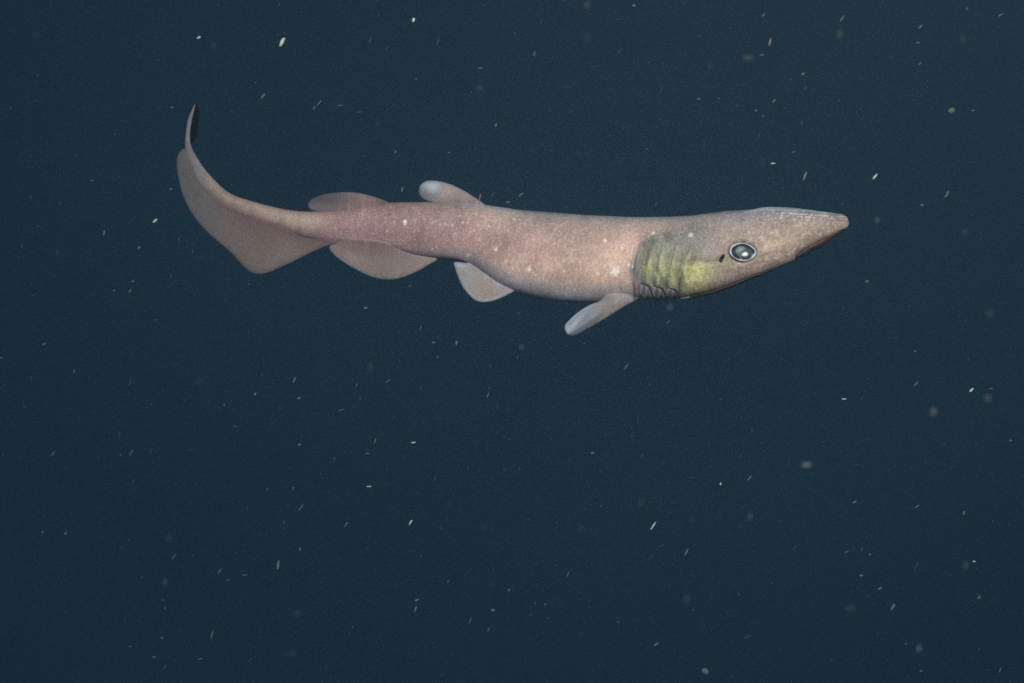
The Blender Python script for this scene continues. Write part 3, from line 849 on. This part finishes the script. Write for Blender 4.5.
# ------------------------------------------------------------------ marine snow
# (pixel x, pixel y, length, width, tilt in degrees from level, look)  look: B bright, P pale, D dim, Y yellowish, G greenish, s soft (close to the lens)
SNOW = '''199 37.5 5 3 25 B|172 107.5 3.5 2.5 0 P|158 60 4 2 10 D|107 81 5 2 12 D|38 75 4 2 30 D|38 100.5 7 1.5 3 D|10 108.5 3 2 70 D|76 155 6 2 60 D|173 26 4 2 0 D|218.5 5 3 3 0 D|36 36 9 9 0 sD|214 45 8 7 0 sD|282 42 11 4.6 63 B|284 33 4 2 5 D|413.5 20 5 4.6 70 B|438 41 9 2.4 72 D|370 40 8 3 70 D|386 49 6 2.5 50 D|471.5 42.5 5 2 5 D|480.5 68 5 2 8 P|416 79 4 2 0 D|319 103 8 2 48 P|314 108 4 1.6 30 D|340 105.5 6 1.6 8 P|359 112 6 1.6 5 P|378 123 7 4 -25 sG|266 129 7 2 85 D|268 148 5 2 30 D|395.5 151.5 4 2.4 65 P|449 152.5 4 1.8 0 P|485 164 4 2 0 D|496 125 4 3 70 G|263 96 7 3 45 G|279 5 5 2 60 D|406 9 6 2 50 D|480 88 10 8 0 sD
634 5.5 4.4 3 0 P|683 3 3 3 0 D|591 14 5 2 5 D|618.5 19 6 1.6 0 D|587 5 12 9 80 sG|587 38 7 7 0 sD|534.5 54 4 1.8 0 D|620 51 7 2 45 D|596 66 11 1.6 6 D|567 86.5 6 2.4 15 D|662 89 7 2.2 58 D|570.5 112 5 2 15 D|550 110 7 2 80 D|698.5 99 4 2.2 5 P|719 98.5 3.5 3 0 D|756 110.5 3.4 3 0 P|763 116 3 2.4 0 D|762 55 6 2 10 P|759 136 10 2 68 D|704.5 145 6 2 60 D|715.5 151.5 4 1.6 0 D|699.5 36 4 4 0 D|710 66 7 5 80 sD|748 58 13 11 0 sG|763 162 9 4 85 sD|552 151 5 2 10 D|647 149 4 2 0 D|763.5 15 5 1.6 0 D|730 28 4 2 0 D|541 22 5 2 50 D
842 18.5 8 2.2 52 P|816 25 6 2.4 45 D|770 42 9 3.4 78 Y|840 34 12 9 75 sG|920.5 26.5 7 2.2 45 P|918 42.5 5 2 0 P|920 63.5 4 2.8 35 P|1000.5 15 6 2.2 22 P|998 27 5 2.4 20 D|967 8.5 3 2 0 D|803 74 4 3.2 30 P|805.5 88 4.5 1.8 30 D|774 101 5 2.8 40 P|921.5 94.5 6 2 60 D|838.5 100.5 3 2 0 D|801.5 123 5 3 80 D|829.5 115 5 2 30 D|793.5 152 4 2 15 P|773 163.5 5 2.4 5 B|951.5 110.5 7 7 0 GB|973 110.5 4 2 0 Y|963 39 10 5 80 sG|891 56 4 3 50 sD
92 180.5 3.5 2.6 0 P|174 178 5 2 65 P|171 189 3.4 2.6 0 P|31 197 3 2.4 80 D|155 221 6.4 3.2 38 B|104 233 6 3 78 P|58 252.5 7 2.8 80 D|139 247.5 4.4 3.2 45 P|117 249 6 2 55 D|179 240 6 2 80 D|193.5 224 4 2 0 D|133 281 4 2.8 40 P|114 290.5 4 2.6 0 G|130 291 4.6 3.4 45 G|171 276 7 2 82 D|192.5 251 5 2 88 D|224 295 6 1.8 88 D|249 284.5 3 1.8 0 Y|163 252 5 1.6 5 D|156 320 4 2.4 5 D|61 203 4 3 40 D|38 226 4 2 0 D|31 284 4 3 85 D|22 246 3 2 0 D|190 171 3 2 0 D
411 174 4 2.6 0 D|402 189.5 6 2.2 78 P|480 197 7 2.6 75 Y|492.5 195 6 2.2 68 D|508 202 5 2 5 Y|365.5 308 4.4 2.8 5 P|420.5 328 6 2.4 72 P|403 327 5 1.4 15 D|410 286 4 3 40 D|268 293 5 1.6 0 D|521 194.5 6.6 2.2 38 P|656 204.5 7 1.8 58 D|673 186 6 4 55 sD|670 307 7 6 35 sP|738.5 334 5 1.6 15 D|668 322 6 3 40 D|519 313 6 1.8 35 D|655 175 5 1.6 10 D
805 175.5 10 3 70 Y|875 176.5 8 2.8 52 B|947 194 8 3 62 P|922 205 3.4 3 0 P|877 220 6.4 4.4 38 sP|995 182 3 3 0 D|867 281.5 4 3.6 0 G|807 323 8 2 48 D|909 306 4 3 30 D|981 238.5 4 3 0 D|990 313 10 8 75 sG|965 232 8 7 0 sD|896 338 6 2 50 D|842 174 3 3 0 D|843 308 6 3 45 D
44 344 4.4 2.2 25 P|1 358 4 2.6 20 P|74 371 4.4 2 80 P|31 379 6 3 85 D|24 407 2.6 2 0 D|131 453 9 2 52 P|120.5 455 3 2.4 0 D|151 451 7 1.8 65 D|133 481 5 2 85 D|52.5 454 5 1.6 0 D|255 394 4 3 60 P|225 391.5 6 1.6 8 D|199 382 9 8 0 sD|235.5 426.5 5 2.2 8 D|191 450 7 1.6 5 D|224 405 3 2 0 D|247 509 5 2 85 D|98.5 457 6 2 80 D|130 382 8 2 68 D|20.5 458 7 5 0 sD|104 358 4 2 20 D|151 404 4 3 0 D|119 434 5 3 85 D|175 364 6 5 60 sD|66 468 5 2 75 D
294.5 379.5 7 2.4 65 P|299 398 4.4 2.8 5 P|388 381 7 2.2 33 P|341 410 7 2.2 14 P|280 408 6 2 75 D|273.5 423 9 2 22 D|299.5 444.5 4 3 10 P|413.5 442.5 5.6 2 5 B|367.5 453.5 5 1.8 0 P|369 486.5 5.4 1.8 0 B|301 507.5 9 2.4 48 P|488 395 7 2 70 P|497.5 406 7 1.6 88 D|481 356.5 9 1.4 0 D|456.5 342.5 5 3 85 P|433.5 342.5 4 2.4 0 P|370.5 367 13 8 82 sG|267.5 489.5 3.4 3 0 D|356.5 385 4 2 10 D|421 388 7 2.4 85 D|437.5 357 4 2 0 D|423 422 4 2.4 45 D|418 493 4 2.6 20 D|448.5 504 6 5 0 sD|375 441 6 2 75 G|435 479 4 3 60 D|360 398 4 2.4 80 D|262 375 6 3 75 D|293 488 3 2.4 0 D|468 467 5 2 85 D
521.5 347 5.4 5 0 sP|517.5 357 5 1.6 3 D|551 348 5 2 65 D|626 367 8 1.8 52 P|533 386 8 2.4 70 D|725 361 9 2 5 D|711 358 5 1.8 15 D|740 351 5 4 0 sD|752 430.5 7 2.2 85 D|740.5 455.5 8 2.4 65 D|720.5 484 3 2.4 80 B|749.5 478 7 2 52 P|592.5 453 4 2.4 0 P|606 434.5 4 2 0 D|632 436.5 5 2 80 D|642 455 5 2.4 50 D|641.5 502 10 3 85 sY|691 477.5 12 1.4 2 D|664 463 6 1.6 3 D|670 411 4 3 0 D|601 506 4 2 0 D|638 419 9 2 88 D
915 351.5 5 2 3 P|916 384 8 2.8 52 P|844 399 5 2 0 B|862 398 7 2 55 D|971.5 390 6 2.8 45 B|991 388.5 5 2 0 P|988 398 10 7 80 sY|933.5 411.5 13 10 80 sY|806.5 465 14 8 0 sP|812 474 5 3 20 sD|789 463 6 2 75 D|945 443.5 7 2 60 D|1010.5 440.5 3.4 3 0 P|976 442 4 2.4 0 D|854.5 502 5.4 2.4 20 Y|917 506.5 6 2 32 P|823.5 442 6 2 50 D|1022 476 3 3 0 D|926 462 5 2 75 D|952 467 5 2 35 D
65.5 533.5 4 3.4 15 P|42.5 532 4 3 60 P|169 538.5 9 6 88 sY|174 556.5 8 2.2 47 P|165 581.5 11 7 85 sY|219.5 571 7 2.2 58 P|212 634.5 9 2.4 74 Y|162.5 600 5 1.4 0 P|165 608 4 2 80 P|200 659 5.4 2 8 P|162 638 4 3 0 P|154 657 4 3 0 G|130 646.5 5 1.8 0 P|165 667 5 2 45 P|142 577.5 3 2.6 0 D|244.5 575 6 1.4 0 P|71 514.5 6 2 85 D|66 571.5 6 3 60 D|136 606 5 2.4 80 D|125 620 6 2 85 D|34 606 4 3 80 D|250 660 7 2.4 40 D|228 580 5 3 10 D|129 540 3 2 0 D|122 548 8 8 0 sD|96 622 6 2 85 D|66 612 5 3 80 D|39 564 4 4 0 sD
278 565 10 3.2 82 Y|410.5 522.5 6.4 2.8 55 B|346 524.5 7 2.4 48 P|300 549 4 3 85 P|297 613.5 6 5.4 0 sP|484 528 9 5 85 sG|470.5 620 8 1.8 70 P|493 610 4.6 3 5 P|415.5 609 7 3 72 P|417 600 5 2.4 10 P|509 590 4 3 30 P|492 585 6 2.4 85 D|292 654 16 9 0 sD|350 633.5 5 1.8 0 D|283 528.5 6 1.6 8 D|448 581.5 5 1.4 0 D|412 551 6 1.4 0 D|367.5 548 3.4 3 0 D|326 668 8 5 80 sD|442 675 6 2 50 D|488.5 629.5 4 2 0 D|421 556 4 3 0 D|353 627 3 2 0 D|441 528 4 3 0 D|284 522 4 3 80 D
653 526 10 2.4 55 B|686.5 552 8 2.6 62 P|581 528.5 7 4.4 20 sP|568 574 7 2 72 P|687 599 9 5 88 sP|656.5 644 6 2.4 28 P|705.5 671 8 6.4 -25 PB|650.5 557 8 2.4 58 D|606 577.5 5 2 60 D|750 516 11 5 86 sY|692.5 518 9 4 85 sD|693 575.5 4 2.6 0 D|618 622 4 3 30 D|548 618 4 3 0 D|531 615 4 2.4 0 D|545 604.5 5 1.6 0 D|747 637 9 2 14 D|704 625 5 2 85 D|693.5 610 4 3 0 D|663 545 5 2 40 D|556 565 5 2.4 20 D|581 634 4 3 0 D|535 603 3 2 0 D
794.5 548 8 2.2 48 D|861.5 575.5 4.4 2.6 0 P|974 561.5 3.4 2.4 0 B|966 565.5 10 5.4 88 sY|880 588.5 5 3 20 P|893 606.5 9 3 60 P|919 648.5 11 7 85 sP|850.5 608 13 12 0 sG|846.5 552 5 2 20 P|870 554.5 3 3 0 P|979 597.5 5 4 60 G|998 573 5 2.4 15 D|916 566 11 2 62 D|831.5 660 5 2 85 D|860.5 663.5 6 2 70 D|1000 670 6 2.4 60 P|878 634 3 2.4 0 D|906 643.5 4 3 20 D|921 671 3.4 2.6 0 P|964 513 5 2.4 70 G|993 600 5 4 0 sG|989 670 6 1.6 0 D|862 549 4 2 0 D'''

MF = {}
for key, col in {'B': (0.86, 0.86, 0.78), 'P': (0.66, 0.80, 0.84), 'D': (0.46, 0.62, 0.68), 'Y': (0.70, 0.64, 0.46), 'G': (0.52, 0.60, 0.38)}.items():
    MF[key] = flake_material('snow_' + {'B': 'bright', 'P': 'pale', 'D': 'dim', 'Y': 'yellowish', 'G': 'greenish'}[key], col,
                             {'B': 0.15, 'P': 0.86, 'D': 0.945, 'Y': 0.78, 'G': 0.80}[key])
    MF['s' + key] = flake_material('snow_soft_' + key.lower(), col, {'B': 0.6, 'P': 0.93, 'D': 0.975, 'Y': 0.945, 'G': 0.975}[key])


def flake_mesh(seed):
    bm_ = bmesh.new()
    bmesh.ops.create_icosphere(bm_, subdivisions=2, radius=1)
    for v in bm_.verts:
        k = 1 + 0.55 * mnoise.noise(v.co * 1.7 + Vector((seed * 7.3, seed * 3.1, 0)))
        v.co *= k
    for f in bm_.faces:
        f.smooth = True
    me_ = bpy.data.meshes.new('marine_snow_flake')
    bm_.to_mesh(me_); bm_.free()
    return me_


BASE = [flake_mesh(i) for i in range(7)]
MESHES = {}


def flake_data(key, i):
    if (key, i) not in MESHES:
        me_ = BASE[i].copy()
        me_.materials.clear(); me_.materials.append(MF[key])
        MESHES[(key, i)] = me_
    return MESHES[(key, i)]


def where(x, y):
    if x < 175: c = 'left of the tail'
    elif x < 310: c = 'tail fin'
    elif x < 440: c = 'rear fins'
    elif x < 550: c = 'mid body'
    elif x < 690: c = 'gills'
    elif x < 850: c = 'head'
    else: c = 'right of the snout'
    if c.startswith(('left', 'right')):
        v = ('high and ' if y < 100 else 'up and ' if y < 190 else 'level and ' if y < 300 else 'lower down ' if y < 420 else 'low and ' if y < 550 else 'near the bottom ')
        return v + 'far ' + c if (x < 80 or x > 940) else v + c
    up = top_s(max(x, 300)) if x > 300 else 190
    d = up - y
    if d > 0:
        v = 'high above the ' if d > 120 else 'above the ' if d > 45 else 'just above the '
    else:
        d = y - (bot_s(max(x, 300)) if x > 300 else 260)
        v = ('just below the ' if d < 50 else 'below the ' if d < 130 else 'well below the ' if d < 220 else 'far below the ' if d < 300 else 'at the bottom under the ')
    return v + c


def look_words(key, L, Wd, tilt):
    soft_ = 'blurred ' if key.startswith('s') else ''
    k = key.lstrip('s')
    tone = 'greenish' if 'G' in k else 'yellowish' if 'Y' in k else 'bright white' if 'B' in k else 'pale' if 'P' in k else 'faint'
    r = L / Wd
    if r < 1.5:
        shape = 'fleck' if L < 4.5 else 'blob'
    else:
        tl_ = abs(tilt)
        shape = ('level ' if tl_ < 20 else 'slanting ' if tl_ < 62 else 'upright ') + ('dash' if L < 6.2 else 'streak')
    return soft_ + tone + ' ' + shape


items = []
for line in SNOW.split('\n'):
    for it in line.split('|'):
        f = it.split()
        items.append((*[float(q) for q in f[:5]], f[5]))
# the largest 300 are things; the few smallest faint ones join the fine dust below
order = sorted(range(len(items)), key=lambda i: -items[i][2] * items[i][3] * (0.6 if 'D' in items[i][5] else 2.0))
small = [items[i] for i in sorted(order[296:])]
items = [items[i] for i in sorted(order[:296])]
labels = {}
for i, (x, y, L, Wd, tilt, key) in enumerate(items):
    labels.setdefault(look_words(key, L, Wd, tilt) + ' of marine snow ' + where(x, y), []).append(i)
final = {}
ORD = ['', 'second', 'third', 'fourth', 'fifth', 'sixth', 'seventh', 'eighth']
NUM = ['', '', 'two', 'three', 'four', 'five', 'six', 'seven', 'eight', 'nine']
for lab, idx in labels.items():
    idx = sorted(idx, key=lambda i: items[i][0])
    nI = len(idx)
    for r, i in enumerate(idx):
        if nI == 1:
            final[i] = lab
        else:
            pos = 'leftmost' if r == 0 else 'rightmost' if r == nI - 1 else 'middle' if nI == 3 else ORD[r] + ' from left'
            final[i] = lab.replace(' of marine snow', '') + ', ' + pos + ' of ' + (NUM[nI] if nI < 10 else 'several')
for i, (x, y, L, Wd, tilt, key) in enumerate(items):
    soft_ = key.startswith('s')
    k2 = ('sP' if key == 'PB' else key) if soft_ else {'GB': 'G', 'PB': 'P'}.get(key, key)
    if soft_:
        Y = random.uniform(0.95, 1.15)
    elif 'B' in key:
        Y = random.uniform(1.75, 2.1)
    elif 'D' in key:
        Y = random.uniform(2.0, 2.7)
    else:
        Y = random.uniform(1.65, 2.3)
    if 165 < x < 860 and top_s(max(x, 300)) - 25 < y < bot_s(max(x, 300)) + 40:
        Y = min(Y, 1.85)
    d = (Y - D0) / PX
    kx = PX * Y / D0
    blur = 10.0 * abs(Y - D0) / Y * (LENS / (D0 * 1000)) / (SENSOR / W)      # spread of the lens at that distance, px
    l2, w2 = max(L * 0.5 - 0.30 * blur, 0.3 * L), max(Wd * 0.42 - 0.30 * blur, 0.30 * Wd)
    o = bpy.data.objects.new('marine_snow_flake', flake_data(k2, i % 7))
    o.location = at(x, y, d)
    o.rotation_euler = (0, -math.radians(tilt), 0)
    o.scale = (l2 * kx, (l2 * 0.3 + w2 * 0.7) * kx, w2 * kx)
    o['label'] = final[i]
    o['category'] = 'marine snow'
    o['group'] = 'flakes of marine snow drifting in the water'
    C.objects.link(o)

# countless finer specks: one mass
V, F = [], []
ico = bmesh.new(); bmesh.ops.create_icosphere(ico, subdivisions=1, radius=1)
iv = np.array([tuple(v.co) for v in ico.verts]); ifc = [tuple(v.index for v in f.verts) for f in ico.faces]; ico.free()
for i in range(1100 + len(small)):
    Y = random.uniform(1.5, 5.0) if i % 3 else random.uniform(1.7, 2.6)
    x, y = random.uniform(-0.46, 0.46) * Y * 0.85, random.uniform(-0.32, 0.32) * Y * 0.85
    if i >= 1100:
        x, Y, y = at(small[i - 1100][0], small[i - 1100][1], random.uniform(-150, 150))
    if abs(Y - 2.05) < 0.22 and -0.5 < x < 0.5 and -0.02 < y < 0.26:
        continue
    r = (0.00062 if i < 1100 else 0.0016) * min(1.5, math.exp(random.gauss(0, 0.38))) * min(1.0, Y / 2.2)
    sc = np.array([r * random.uniform(0.6, 1.0), r * 0.7, r * random.uniform(0.7, 2.4)])
    th = math.radians(random.gauss(28, 28))
    q = iv * sc * rng.uniform(0.75, 1.25, (len(iv), 1))
    q = np.stack([q[:, 0] * math.cos(th) + q[:, 2] * math.sin(th), q[:, 1], -q[:, 0] * math.sin(th) + q[:, 2] * math.cos(th)], -1)
    b0 = len(V)
    V.extend((q + np.array([x, Y, y])).tolist())
    F.extend(tuple(k + b0 for k in f) for f in ifc)
dust = make_obj('marine_snow_dust', V, F, flake_material('snow_dust', (0.42, 0.52, 0.56), 0.88))
dust['kind'] = 'stuff'
dust['label'] = 'countless faint tiny specks of marine snow suspended through the water'

# ------------------------------------------------------------------ the water's own haze
bm = bmesh.new()
bmesh.ops.create_cube(bm, size=1)
bmesh.ops.scale(bm, vec=(14, 16, 10), verts=bm.verts)
bmesh.ops.translate(bm, vec=(0, 6, 0), verts=bm.verts)
me = bpy.data.meshes.new('haze'); bm.to_mesh(me); bm.free()
m = bpy.data.materials.new('water_haze'); m.use_nodes = True
n, l = m.node_tree.nodes, m.node_tree.links
n.remove(n['Principled BSDF'])
pv = n.new('ShaderNodeVolumePrincipled')
pv.inputs['Color'].default_value = (0.52, 0.82, 0.95, 1)
pv.inputs['Density'].default_value = 0.10
pv.inputs['Anisotropy'].default_value = 0.6
l.new(pv.outputs[0], n['Material Output'].inputs['Volume'])
me.materials.append(m)
hz = bpy.data.objects.new('haze', me); C.objects.link(hz)
hz['kind'] = 'stuff'
hz['label'] = 'faint blue haze of the deep sea water around the catshark'
